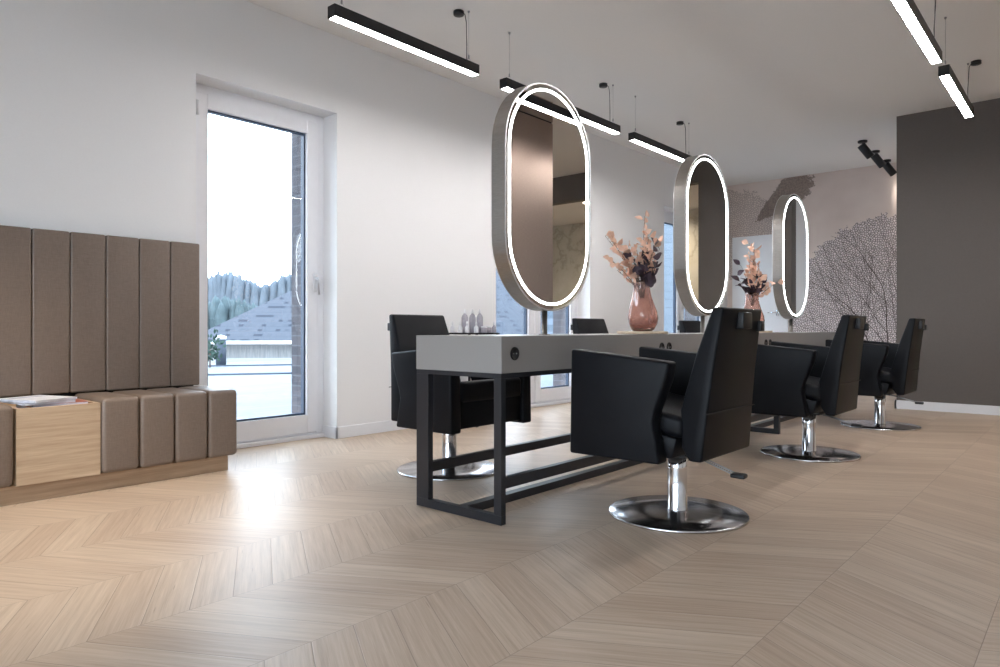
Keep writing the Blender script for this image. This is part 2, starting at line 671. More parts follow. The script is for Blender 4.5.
mb = MB()
xs = XB
for a, b in OPEN:
    mb.box((xs, WL, 0), (a, WL + TH - 0.08, H), 'wall')
    mb.box((a, WL, ZT), (b, WL + TH - 0.08, H), 'wall')
    xs = b
mb.box((xs, WL, 0), (XE, WL + TH - 0.08, H), 'wall')
struct(mb, 'wall_left', 'white painted wall with three glazed openings')
# brick skin outside
mb = MB()
xs = XB
RI = 0.11
for a, b in OPEN:
    mb.box((xs, WL + TH - 0.08, -0.2), (a + RI, WL + TH, H + 0.4), 'brick_out')
    mb.box((a + RI, WL + TH - 0.08, ZT), (b - RI, WL + TH, H + 0.4), 'brick_out')
    mb.box((b - RI, WL + 0.236, -0.1), (b, WL + TH - 0.081, ZT), 'brick')
    mb.box((a, WL + 0.236, -0.1), (a + RI, WL + TH - 0.081, ZT), 'brick')
    xs = b - RI
mb.box((xs, WL + TH - 0.08, -0.2), (XE + .3, WL + TH, H + 0.4), 'brick_out')
struct(mb, 'wall_left_outside', 'brown brick skin outside the glazed openings')

# mural wall with printed branches
we = struct(MB().box((XE, 1.0, 0), (XE + 0.3, WL + TH, H), 'mural'), 'wall_end', 'beige wallpapered wall printed with a coral mural')
mb = MB()
rv = random.Random(3)


def ribbon(mb, p0, p1, w0, w1):
    d = Vector((p1[0] - p0[0], p1[1] - p0[1]))
    if d.length < 1e-4:
        return
    q = Vector((-d.y, d.x)).normalized()
    v = [mb.bm.verts.new((XE - 0.0015, p0[0] + q.x * w0, p0[1] + q.y * w0)), mb.bm.verts.new((XE - 0.0015, p1[0] + q.x * w1, p1[1] + q.y * w1)),
         mb.bm.verts.new((XE - 0.0015, p1[0] - q.x * w1, p1[1] - q.y * w1)), mb.bm.verts.new((XE - 0.0015, p0[0] - q.x * w0, p0[1] - q.y * w0))]
    mb.bm.faces.new(v)


def grow(mb, p, ang, wd, left, depth):
    n_ = 0
    while left > 0 and wd > 0.0012:
        st = 0.05
        ang += rv.uniform(-0.11, 0.11)
        q = (p[0] + cos(ang) * st, p[1] + sin(ang) * st)
        r_ = sqrt((q[0] - 2.0) ** 2 + (q[1] - 1.0) ** 2)
        if r_ > 1.30 or q[0] < 1.6 or q[0] > 3.25:
            return
        ribbon(mb, p, q, wd, wd * 0.965)
        p = q
        wd *= 0.965
        left -= st
        n_ += 1
        if depth < 4 and n_ % 4 == 0:
            grow(mb, p, ang + rv.choice((-1, 1)) * rv.uniform(0.35, 0.6), wd * 0.62, left * 0.75, depth + 1)


mb.slot('vein')
for a0 in (62, 80, 96, 112, 128, 144, 158):
    grow(mb, (2.02, 0.15), radians(a0), 0.011, 2.3, 0)
mb.obj('printed_branches', we)

# dark taupe wall, its opening on the right and the room behind it
mb = MB()
mb.box((7.84, 0.44, 0), (7.99, 1.53, H), 'dark')
mb.box((7.84, YR, 2.58), (7.99, 0.44, H), 'dark')
struct(mb, 'wall_accent', 'dark taupe painted wall at the right')
struct(MB().box((7.99, 1.43, 0), (XE, 1.53, H), 'wall'), 'wall_side', 'white return wall behind the dark taupe wall')
struct(MB().box((7.99, YR, 2.58), (9.6, 1.43, 2.66), 'ceil'), 'trim_soffit', 'lowered ceiling over the side passage')
struct(MB().box((9.6, YR, 0), (9.75, 1.43, 2.66), 'marble'), 'wall_passage', 'beige marble wall of the side passage')
struct(MB().box((XB - 0.2, YR - 0.2, 0), (XE, YR, H), 'wall'), 'wall_right', 'white wall on the far right of the salon')
# wall behind the camera: a wide shop window
mb = MB()
mb.box((XB - 0.2, YR, 0), (XB, -2.2, H), 'wall')
mb.box((XB - 0.2, 3.4, 0), (XB, WL + TH, H), 'wall')
mb.box((XB - 0.2, -2.2, 2.6), (XB, 3.4, H), 'wall')
mb.box((XB - 0.2, -2.2, 0), (XB, 3.4, 0.12), 'wall')
struct(mb, 'wall_back', 'white wall with a wide shop window behind the viewpoint')
w4 = empty('window_4', (XB - 0.1, 0.6, 0.12))
tag(w4, 'wide shop window behind the viewpoint', 'window', kind='structure')
mb = MB()
for k in range(5):
    y = -2.8 + 5.6 * k / 4
    mb.box((-0.04, y - 0.04, 0), (0.04, y + 0.04, 2.48), 'pvc')
mb.box((-0.039, -2.8, 0), (0.039, 2.8, 0.08), 'pvc')
mb.box((-0.039, -2.8, 2.40), (0.039, 2.8, 2.48), 'pvc')
mb.obj('window_frame', w4)
MB().box((-0.01, -2.8, 0.06), (0.01, 2.8, 2.42), 'glass').obj('window_pane', w4)

# a copper-clad wall block on the right, seen in the first mirror
cb = empty('wall_panel', (4.6, 0.2, 0))
tag(cb, 'brushed copper panelled block seen in the nearest mirror', 'wall', kind='structure')
MB().box((0, -0.5, 0), (0.62, 0, 2.735), 'copper').obj('metal_panel', cb)
MB().box((0, -0.5, 2.75), (0.62, 0, H), 'copper').obj('upper_panel', cb)
MB().box((0.01, -0.49, 2.735), (0.61, -0.006, 2.75), 'trim_dark').obj('shadow_gap', cb)
MB().box((-0.09, -0.5, 0), (0, -0.002, H), 'dark').obj('side_panel', cb)

# baseboards
BH, BT = 0.085, 0.014
mb = MB()
segs = [(XB, OPEN[0][0]), (OPEN[0][1], OPEN[1][0]), (OPEN[1][1], OPEN[2][0]), (OPEN[2][1], XE)]
for a, b in segs:
    mb.box((a - (BT if a > XB else 0), WL - BT, 0), (b + (BT if b < XE else 0), WL, BH), 'trim', 0.002, 1, False)
for a, b in OPEN:
    mb.box((b - BT, WL - BT, 0), (b, WL + 0.17, BH), 'trim')
    mb.box((a, WL - BT, 0), (a + BT, WL + 0.17, BH), 'trim')
struct(mb, 'baseboard_left', 'white skirting along the window wall')
struct(MB().box((7.84 - BT, 0.44, 0), (7.84, 1.53 + BT, BH), 'trim').box((7.84 - BT, 1.53, 0), (XE, 1.53 + BT, BH), 'trim'), 'baseboard_accent', 'white skirting below the dark taupe wall')
struct(MB().box((XE - BT, 1.55, 0), (XE, 3.24, BH), 'trim'), 'baseboard_end', 'white skirting below the mural')


# ------------------------------------------------------------------ windows
def rect_ring(mb, x0, x1, z0, z1, wx0, wx1, wz0, wz1, y0, y1, mat, bevel=0.004):
    mb.box((x0, y0, z0), (x0 + wx0, y1, z1), mat, bevel, 2, False)
    mb.box((x1 - wx1, y0, z0), (x1, y1, z1), mat, bevel, 2, False)
    mb.box((x0 + wx0, y0 + .0006, z0), (x1 - wx1, y1 - .0006, z0 + wz0), mat, 0, 2, False)
    mb.box((x0 + wx0, y0 + .0006, z1 - wz1), (x1 - wx1, y1 - .0006, z1), mat, 0, 2, False)


YF = WL + 0.165      # inner face of the fixed frame
YS = YF - 0.0


def sash(parent, x0, x1, z0, z1, handle_side=None):
    sw = 0.095
    mb = MB()
    rect_ring(mb, x0, x1, z0, z1, sw, sw, 0.13, sw, YF - 0.012, YF + 0.06, 'pvc', 0.006)
    sa = mb.obj('sash', parent)
    mb = MB()
    rect_ring(mb, x0 + sw - .002, x1 - sw + .002, z0 + 0.128, z1 - sw + .002, 0.014, 0.014, 0.016, 0.012, YF + 0.012, YF + 0.05, 'gasket', 0)
    mb.obj('gasket', sa)
    MB().box((x0 + sw, YF + 0.026, z0 + 0.13), (x1 - sw, YF + 0.032, z1 - sw), 'glass').obj('pane', sa)
    if handle_side is not None:
        hx = handle_side
        mb = MB()
        mb.box((hx - 0.015, YF - 0.028, 1.07), (hx + 0.015, YF - 0.012, 1.21), 'white', 0.005)
        mb.tube([(hx, YF - 0.02, 1.17), (hx, YF - 0.065, 1.17), (hx, YF - 0.068, 1.15), (hx, YF - 0.066, 1.05)], 0.010, 'white', 10)
        mb.obj('handle', sa)
    return sa


def glazed(name, label, a, b, double):
    r = empty(name, ((a + b) / 2, WL + .2, 0))
    tag(r, label, 'window', kind='structure')
    cx = -(a + b) / 2
    inv = Matrix.Translation((0, 0, 0))
    parts = []
    mb = MB()
    rect_ring(mb, a, b, 0.0, ZT, 0.065, 0.065, 0.04, 0.06, YF, YF + 0.07, 'pvc', 0.003)
    if double:
        m = (a + b) / 2
        mb.box((m - 0.03, YF - .003, 0.04), (m + 0.03, YF + 0.07, ZT - 0.06), 'pvc')
    parts.append(mb.obj('frame', r))
    if double:
        parts.append(sash(r, a + 0.05, m - 0.004, 0.045, ZT - 0.055))
        parts.append(sash(r, m + 0.004, b - 0.05, 0.045, ZT - 0.055, m + 0.06))
    else:
        parts.append(sash(r, a + 0.055, b - 0.055, 0.045, ZT - 0.055, b - 0.085))
    parts.append(MB().box((a, YF - 0.03, 0), (b, YF, 0.028), 'pvc', 0.003).obj('threshold', r))
    # roller shutter strip above the frame
    mb = MB()
    for (x, z) in ((a + 0.075, 0.22), (a + 0.075, ZT - 0.16)):
        mb.tube([(x, YF - 0.02, z - 0.045), (x, YF - 0.02, z + 0.045)], 0.011, 'white', 10)
    parts.append(mb.obj('hinge', r))
    off = Matrix.Translation(-r.location)
    seen = set()

    def shift(o):
        if o.data and o.data.name not in seen:
            seen.add(o.data.name)
            o.data.transform(off)
        for ch in o.children:
            shift(ch)
    for p_ in parts:
        shift(p_)
    return r


glazed('window_1', 'tall white framed glazed door beside the bench, with a white handle', OPEN[0][0], OPEN[0][1], False)
glazed('window_2', 'white double glazed door seen behind the nearest mirror', OPEN[1][0], OPEN[1][1], True)
glazed('window_3', 'white double glazed door farthest along, beside the first vase', OPEN[2][0], OPEN[2][1], True)

# white door in the mural wall
d = empty('door_1', (XE, 3.70, 0))
tag(d, 'plain white door in the mural wall', 'door', kind='structure')
MB().box((-0.035, -0.40, 0.005), (-0.0, 0.40, 2.155), 'trim', 0.003).obj('door_leaf', d)
mb = MB()
mb.box((-0.042, -0.28, 0.99), (-0.035, -0.24, 1.07), 'chrome', 0.001)
mb.tube([(-0.042, -0.26, 1.035), (-0.085, -0.26, 1.035), (-0.088, -0.24, 1.035), (-0.088, -0.14, 1.035)], 0.009, 'chrome', 8)
mb.obj('door_handle', d)

# ------------------------------------------------------------------ upholstered bench
bench = empty('waiting_bench', (1.10, 3.95, 0))
tag(bench, 'taupe upholstered waiting bench with tall channelled back against the window wall', 'bench')
BX, BY = 1.10, 3.95


def bbox(name, lo, hi, mat, bevel=0.0, seg=3, parent=bench):
    lo = (lo[0] - BX, lo[1] - BY, lo[2])
    hi = (hi[0] - BX, hi[1] - BY, hi[2])
    return MB().box(lo, hi, mat, bevel, seg).obj(name, parent)


bbox('plinth', (0.03, 3.73, 0), (1.93, 4.16, 0.084), 'oak_plinth')
pb = [1.953] + [1.778 - 0.1745 * k for k in range(11)]
bbox('back_board', (pb[-1], 4.155, 0.0841), (1.93, 4.172, 1.30), 'trim_dark')
for k in range(11):
    bbox('back_panel', (pb[k + 1] + 0.0015, 4.115, 0.460), (pb[k] - 0.0015, 4.156, 1.318), 'taupe', 0.010, 4)
sb = [1.972, 1.800, 1.620, 1.442, 1.262]
for k in range(4):
    bbox('seat_cushion', (sb[k + 1] + 0.0015, 3.69, 0.085), (sb[k] - 0.0015, 4.112, 0.458), 'taupe', 0.024, 5)
sl = [0.905, 0.731, 0.558, 0.384, 0.21, 0.036]
for k in range(5):
    bbox('seat_cushion', (sl[k + 1] + 0.003, 3.69, 0.085), (sl[k] - 0.003, 4.112, 0.458), 'taupe', 0.030, 5)
# oak magazine box
mbx = MB()


def bb(lo, hi, bev=0.001):
    mbx.box((lo[0] - BX, lo[1] - BY, lo[2]), (hi[0] - BX, hi[1] - BY, hi[2]), 'oak', bev, 1, False)


bb((0.910, 3.703, 0.0842), (1.260, 3.721, 0.437))
bb((0.910, 3.721, 0.0842), (0.928, 4.11, 0.437))
bb((1.242, 3.721, 0.0842), (1.260, 4.11, 0.437))
bb((0.928, 4.09, 0.0842), (1.242, 4.11, 0.437))
bb((0.928, 3.721, 0.400), (1.242, 4.09, 0.415))
mbx.obj('magazine_box', bench)


def magazine(loc, rz, wx, wy, th, cover, label, curl=0.0):
    r = empty('magazine', loc, rz)
    tag(r, label, 'magazine', 'magazines in the oak box of the bench')
    n_ = 8
    for nm, z0, z1, mt, inset in (('pages', 0.0, th, 'paper', 0.0015), ('cover', th, th + 0.0012, cover, 0.0)):
        pts = []
        for i in range(n_ + 1):
            t = i / n_
            x = (t - 0.5) * (wx - 2 * inset)
            pts.append((x, z0 + curl * (2 * t - 1) ** 2))
        for i in range(n_, -1, -1):
            t = i / n_
            x = (t - 0.5) * (wx - 2 * inset)
            pts.append((x, z1 + curl * (2 * t - 1) ** 2))
        MB().prism(pts, -wy / 2 + inset, wy / 2 - inset, 'Y', mt).obj(nm, r)
    if cover == 'paper':
        MB().box((-wx * 0.36, wy * 0.2, th + 0.0012), (wx * 0.3, wy * 0.34, th + 0.0018), 'paper_grey').obj('cover_band', r)
    return r


magazine((1.112, 3.88, 0.4152), 0.0, 0.25, 0.30, 0.014, 'paper_red', 'red covered magazine at the bottom of the pile')
magazine((1.112, 3.90, 0.4310), -0.04, 0.23, 0.29, 0.012, 'paper_red', 'red-brown magazine turned askew in the middle of the pile')
magazine((1.045, 3.89, 0.4448), 0.10, 0.22, 0.29, 0.012, 'paper_grey', 'grey magazine directly under the white top one')
magazine((1.035, 3.86, 0.4584), 0.35, 0.21, 0.27, 0.009, 'paper', 'white magazine on top of the pile')

# ------------------------------------------------------------------ desk
DX0, DX1, DY0, DY1 = 2.107, 7.00, 1.826, 2.340
desk = empty('styling_desk', (DX0, DY0, 0))
tag(desk, 'long grey double-sided styling desk on a black steel frame', 'desk')


def dbox(name, lo, hi, mat, bevel=0.0, seg=1, parent=None, obj=True):
    m = MB().box((lo[0] - DX0, lo[1] - DY0, lo[2]), (hi[0] - DX0, hi[1] - DY0, hi[2]), mat, bevel, seg, False)
    return m.obj(name, parent or desk)


dbox('desk_box', (DX0, DY0, 0.618), (DX1, DY1, 0.771), 'desk', 0.0015, 1)
FX = [DX0, 5.325, DX1 - 0.035]
for i, fx in enumerate(FX):
    x1 = fx + (0.030 if i == 0 else 0.035)
    dbox('leg', (fx, DY0 + 0.002, 0.038), (x1, DY0 + 0.042, 0.5985), 'steel', 0.001)
    dbox('leg', (fx, DY1 - 0.080, 0.038), (x1, DY1 - 0.002, 0.5985), 'steel', 0.001)
    dbox('floor_bar', (fx, DY0 + 0.002, 0.0), (x1, DY1 - 0.002, 0.038), 'steel', 0.001)
dbox('top_rail', (DX0 + .0005, DY0 + 0.0025, 0.5985), (DX1 - .0005, DY0 + 0.030, 0.618), 'steel')
dbox('top_rail', (DX0 + .0005, DY1 - 0.030, 0.5985), (DX1 - .0005, DY1 - 0.0025, 0.618), 'steel')
dbox('top_cross_rail', (DX0 + .0005, DY0 + 0.030, 0.5985), (DX0 + 0.03, DY1 - 0.030, 0.618), 'steel')
dbox('top_cross_rail', (DX1 - 0.035, DY0 + 0.030, 0.5985), (DX1 - .0005, DY1 - 0.030, 0.618), 'steel')
dbox('long_rail', (DX0 + 0.03, DY0 + 0.004, 0.145), (FX[2], DY0 + 0.034, 0.19), 'steel', 0.001)
dbox('long_rail', (DX0 + 0.03, DY1 - 0.036, 0.145), (FX[2], DY1 - 0.006, 0.19), 'steel', 0.001)
dbox('floor_rail', (DX0 + 0.03, 2.05, 0.0), (FX[2], 2.095, 0.0375), 'steel', 0.001)


def outlet(x, r, one=True):
    mt = Matrix.Rotation(pi / 2, 4, 'X')
    mb = MB()
    mb.lathe([(r, 0.0), (r, 0.003), (r * 0.86, 0.0045), (r * 0.80, 0.0015), (r * 0.78, 0.001)], (x - DX0, 0, 0.698), 'black', 28, True, None, mt)
    o = mb.obj('power_outlet', desk)
    mb = MB()
    for q in (-1, 1):
        mb.lathe([(0.0028, 0.0), (0.0028, 0.004)], (x - DX0 + q * 0.0095, 0, 0.698), 'cord', 10, True, None, mt)
    mb.obj('contact', o)


for x, r in ((2.19, 0.028), (3.465, 0.027), (3.55, 0.027), (5.05, 0.027), (5.135, 0.027)):
    outlet(x, r)


# ------------------------------------------------------------------ mirrors
def stadium(r, half, n=24):
    pts = []
    for i in range(n + 1):
        a = pi * i / n
        pts.append((r * cos(a), half + r * sin(a)))
    for i in range(n + 1):
        a = pi + pi * i / n
        pts.append((r * cos(a), -half + r * sin(a)))
    return pts


def ring_strip(mb, r0, r1, half, y0, y1, mat, smooth=True):
    """closed stadium band between radii r0<r1 with thickness y0..y1"""
    b = bmesh.new()
    A, B = stadium(r0, half), stadium(r1, half)
    va = [b.verts.new((p[0], y0, p[1])) for p in A]
    vb = [b.verts.new((p[0], y0, p[1])) for p in B]
    vc = [b.verts.new((p[0], y1, p[1])) for p in B]
    vd = [b.verts.new((p[0], y1, p[1])) for p in A]
    n_ = len(A)
    for i in range(n_):
        j = (i + 1) % n_
        for p, q in ((va, vb), (vb, vc), (vc, vd), (vd, va)):
            b.faces.new((p[i], p[j], q[j], q[i]))
    bmesh.ops.recalc_face_normals(b, faces=b.faces[:])
    mb._absorb(b, mat, False)


MX, MYc = [2.73, 4.545, 6.38], 2.082
MT = 0.042           # half thickness
HALF, RO = 0.208, 0.350
ZM = 1.448
mlabels = ['large oval lit mirror nearest the camera, on the desk end by the window',
           'middle oval lit mirror on the desk, between the two vases',
           'farthest oval lit mirror on the desk, in front of the mural wall']


def make_mirror():
    r = empty('lit_mirror', (MX[0], MYc, 0.771))
    z = ZM - 0.771
    mb = MB()
    ring_strip(mb, RO - 0.006, RO, HALF, -MT, MT, 'champagne')
    for f in mb.bm.faces:
        pass
    o = mb.obj('frame', r, (0, 0, z))
    mb = MB()
    for q in (-1, 1):
        ring_strip(mb, RO - 0.0065, RO + 0.0012, HALF, q * MT - 0.0015, q * MT + 0.0015, 'rim')
    mb.obj('rim', r, (0, 0, z))
    for q in (-1, 1):
        mb = MB()
        mb.prism(stadium(RO - 0.0065, HALF), q * (MT - 0.006), q * (MT - 0.002), 'Y', 'mirror')
        mb.obj('mirror_glass', r, (0, 0, z))
        mb = MB()
        a, b = sorted((q * (MT - 0.0019), q * (MT + 0.0006)))
        ring_strip(mb, RO - 0.038, RO - 0.026, HALF, a, b, 'ring')
        mb.obj('light_ring', r, (0, 0, z))
    MB().prism(stadium(RO - 0.0065, HALF), -(MT - 0.0065), MT - 0.0065, 'Y', 'black').obj('core', r, (0, 0, z))
    MB().lathe([(0.030, 0.0), (0.030, 0.004), (0.0145, 0.005), (0.0145, 0.14)], (0, 0, 0), 'champagne', 24).obj('stem', r)
    return r


m0 = make_mirror()
for i in range(3):
    m = m0 if i == 0 else copy_tree(m0)
    m.location = (MX[i], MYc, 0.771)
    tag(m, mlabels[i], 'mirror', 'oval lit mirrors on the styling desk')


# ------------------------------------------------------------------ salon chairs
def make_chair():
    r = empty('salon_chair')
    prof = [(.333, .715), (.341, .268), (-.085, .270), (-.052, .43), (-.064, .475), (-.112, .60), (-.125, .672)]
    for q in (-1, 1):
        x0, x1 = sorted((q * .325, q * .249))
        mb = MB().prism(prof, x0, x1, 'X', 'leather', 0.012, 3)
        mb.obj('armrest', r)
    # body between the arms
    MB().prism([(.318, .285), (.325, .43), (-.12, .368), (-.10, .285)], -.2485, .2485, 'X', 'leather', 0.006, 2).obj('seat_base', r)
    MB().prism([(.338, .42), (.338, .535), (-.145, .452), (-.145, .365)], -.2475, .2475, 'X', 'leather', 0.028, 5).obj('seat', r)
    # backrest, tapering to the top and thinner there
    bp = [(-.292, .884), (-.255, .62), (-.240, .48), (-.222, .283), (-.168, .283), (-.138, .33), (-.126, .48), (-.184, .70), (-.246, .884)]
    hw = lambda p: 0.245 - 0.043 * max(0, (p[1] - .283)) / .6
    MB().prism(bp, lambda p: -hw(p), hw, 'X', 'leather', 0.011, 3).obj('backrest', r)
    mb = MB()
    mb.box((-.236, -.2465, .470), (.236, -.2385, .4735), 'trim_dark')
    mb.obj('seam', r)
    mb = MB()
    mb.box((-.052, -.312, .800), (.040, -.272, .868), 'black', 0.006, 2)
    mb.obj('headrest_bracket', r)
    MB().box((.165, -.302, .79), (.203, -.262, .835), 'black', 0.005, 2).obj('bracket_knob', r)
    # hydraulic column and round base
    MB().lathe([(.043, .0), (.043, .003), (.0415, .005), (.0415, .175), (.0415, .245), (.036, .246), (.036, .27)], (0, 0, .0225), 'chrome', 36).obj('column', r)
    MB().lathe([(.293, 0), (.2945, .003), (.2945, .009), (.290, .012), (.15, .018), (.056, .0225), (0, .0225)], (0, 0, 0), 'disc', 72).obj('base', r)
    MB().box((-.13, -.10, .2665), (.13, .16, .2845), 'black', 0.004).obj('mounting_plate', r)
    # pump lever
    mb = MB()
    for q in (-1, 1):
        mb.tube([(q * .014, -.04, .264), (q * .014 - .012, -.12, .256), (q * .014 - .045, -.27, .218)], 0.0035, 'cord', 8)
    lv = mb.obj('pump_lever', r)
    MB().prism([(-.072, -.262), (-.020, -.258), (-.026, -.318), (-.076, -.322)], .206, .222, 'Z', 'black', 0.005, 2).obj('pedal', lv)
    return r


CH = [
    ((2.745, 1.372), 0, 'black salon chair at the near end of the desk, on the side facing the camera'),
    ((4.615, 1.395), 0, 'black salon chair in the middle of the three on the near side of the desk'),
    ((6.33, 1.357), 0, 'black salon chair farthest away on the near side, before the dark wall'),
    ((2.755, 2.78), pi, 'black salon chair behind the near end of the desk, by the white wall'),
    ((4.60, 2.80), pi, 'black chair whose back just shows above the desk left of the first vase'),
    ((6.40, 2.80), pi, 'black chair whose back just shows above the desk right of the first vase'),
]
c0 = make_chair()
for i, (p, rz, lab) in enumerate(CH):
    ch = c0 if i == 0 else copy_tree(c0)
    ch.location = (p[0], p[1], 0)
    ch.rotation_euler = (0, 0, rz)
    tag(ch, lab, 'chair', 'black salon chairs around the styling desk')


# ------------------------------------------------------------------ vases on boards, bouquets
def make_board():
    return MB().lathe([(0.0, 0), (.146, 0), (.150, .004), (.150, .012), (.146, .015), (0, .015)], (0, 0, 0), 'board', 56).obj('round_board')


vprof = [(r_ * 1.09, z_) for r_, z_ in [(.000, 0), (.050, 0), (.062, .010), (.074, .045), (.0785, .080), (.074, .120), (.060, .170), (.049, .215), (.044, .255), (.046, .285), (.050, .300), (.047, .300), (.042, .284), (.040, .255), (.045, .215), (.056, .170), (.070, .120), (.0745, .080), (.070, .045), (.058, .014), (0, .012)]]


def vwob(th, z):
    return 1 + 0.075 * min(1, z / .05) * sin(5 * th + 16 * z) + 0.02 * sin(3 * th - 20 * z)


def make_vase():
    return MB().lathe(vprof, (0, 0, 0), 'vase', 64, True, vwob).obj('glass_vase')


def sprig(parent, base, tip, mat, n_, lw, ll, rng, name, bend=0.05, side=None):
    base, tip = Vector(base), Vector(tip)
    mb = MB()
    dv = tip - base
    side = Vector(side) if side else Vector((rng.uniform(-1, 1), rng.uniform(-1, 1), 0)) * bend
    K = 9
    pts = [base + dv * (i / K) + side * sin(pi * i / K) for i in range(K + 1)]
    mb.tube(pts, [0.0022 * (1 - 0.6 * i / K) for i in range(K + 1)], 'twig', 6)
    for j in range(n_):
        t = 0.40 + 0.60 * j / max(1, n_ - 1)
        f = t * K
        i = min(K - 1, int(f))
        p = pts[i].lerp(pts[i + 1], f - i)
        a = rng.uniform(0, 2 * pi)
        axis = dv.normalized()
        out = Vector((cos(a), sin(a), rng.uniform(-.2, .7)))
        d_ = (axis * 0.5 + out).normalized()
        nrm = Vector((rng.uniform(-.5, .1), -1 + rng.uniform(-.3, .5), rng.uniform(-.3, .6)))
        L = 1.22 * ll * rng.uniform(0.75, 1.15)
        q = p + d_ * 0.012
        mb.tube([p, q], 0.0010, 'twig', 5)
        mb.leaf(q, d_, nrm, L, 1.25 * lw * rng.uniform(.8, 1.15), mat, 0.3)
    mb.obj(name, parent)


RGT = Vector((sin(AZ), -cos(AZ), 0))       # across the salon as the viewpoint sees it
DEP = Vector((cos(AZ), sin(AZ), 0))


def bouquet(loc, seed, shape):
    r = empty('dried_bouquet', loc)
    rng = random.Random(seed)
    for (dx, dz, mat, n_, lw, ll, nm) in shape:
        b = RGT * rng.uniform(-.010, .010) + DEP * rng.uniform(-.010, .010)
        t = RGT * dx + DEP * rng.uniform(-.07, .07)
        sprig(r, (b.x, b.y, -0.10), (t.x, t.y, dz), mat, n_, lw, ll, rng, nm, side=(RGT * (-dx * 0.12)))
    return r


VX = [(3.64, 2.045), (5.415, 2.065)]
b0 = make_board()
b0.location = (VX[0][0], VX[0][1], 0.7712)
b1 = copy_tree(b0)
b1.location = (VX[1][0], VX[1][1], 0.7712)
tag(b0, 'round pale wooden board under the nearer rose glass vase', 'board', 'round boards under the vases')
tag(b1, 'round pale wooden board under the farther rose glass vase', 'board', 'round boards under the vases')
v0 = make_vase()
v0.location = (VX[0][0], VX[0][1], 0.7864)
v1 = copy_tree(v0)
v1.location = (VX[1][0], VX[1][1], 0.7864)
tag(v0, 'rose pink wavy glass vase between the nearest and middle mirrors', 'vase', 'rose glass vases on the desk')
tag(v1, 'rose pink wavy glass vase between the middle and farthest mirrors', 'vase', 'rose glass vases on the desk')
P, Q = 'peach', 'plum'
PS, QS = 'peach_sprig', 'plum_sprig'
s1 = [(-.215, .275, P, 13, .036, .042, PS), (-.17, .235, P, 9, .034, .040, PS), (-.19, .125, P, 9, .036, .040, PS), (-.12, .16, P, 10, .036, .042, PS),
      (-.08, .21, P, 10, .034, .040, PS), (-.02, .19, P, 9, .034, .042, PS), (.025, .395, P, 14, .032, .040, PS), (.035, .26, P, 12, .036, .044, PS),
      (.07, .235, P, 10, .036, .042, PS), (-.14, .07, P, 7, .034, .040, PS), (-.06, .08, P, 7, .034, .040, PS), (.05, .30, P, 9, .032, .04, PS),
      (.115, .20, Q, 4, .036, .056, QS), (.055, .17, Q, 6, .040, .058, QS), (-.01, .155, Q, 7, .042, .060, QS), (.03, .11, Q, 7, .042, .060, QS),
      (-.055, .13, Q, 5, .040, .056, QS), (.06, .05, Q, 5, .046, .066, QS), (.0, .05, Q, 6, .046, .064, QS)]
q0 = bouquet((VX[0][0], VX[0][1], 1.083), 5, s1)
tag(q0, 'dried bouquet of peach and plum sprigs, wide spread, in the nearer vase', 'bouquet')
s2 = [(.0, .40, P, 14, .040, .046, PS), (.015, .34, P, 13, .040, .046, PS), (-.02, .24, P, 12, .040, .046, PS), (.03, .21, P, 12, .042, .046, PS),
      (-.01, .17, P, 9, .040, .046, PS), (.04, .12, P, 7, .040, .044, PS), (.125, .075, P, 5, .038, .044, PS), (.195, .085, P, 6, .044, .048, PS),
      (-.115, .14, Q, 4, .038, .058, QS), (-.09, .07, Q, 5, .040, .058, QS), (.085, .13, Q, 6, .038, .060, QS), (.055, .10, Q, 6, .040, .060, QS),
      (-.04, .09, Q, 6, .042, .060, QS), (.0, .05, Q, 6, .044, .062, QS), (-.10, .215, Q, 2, .036, .05, QS)]
q1 = bouquet((VX[1][0], VX[1][1], 1.083), 11, s2)
tag(q1, 'tall narrow dried bouquet of peach and plum sprigs in the farther vase', 'bouquet')


# ------------------------------------------------------------------ hanging strip lights
ZS = 2.52


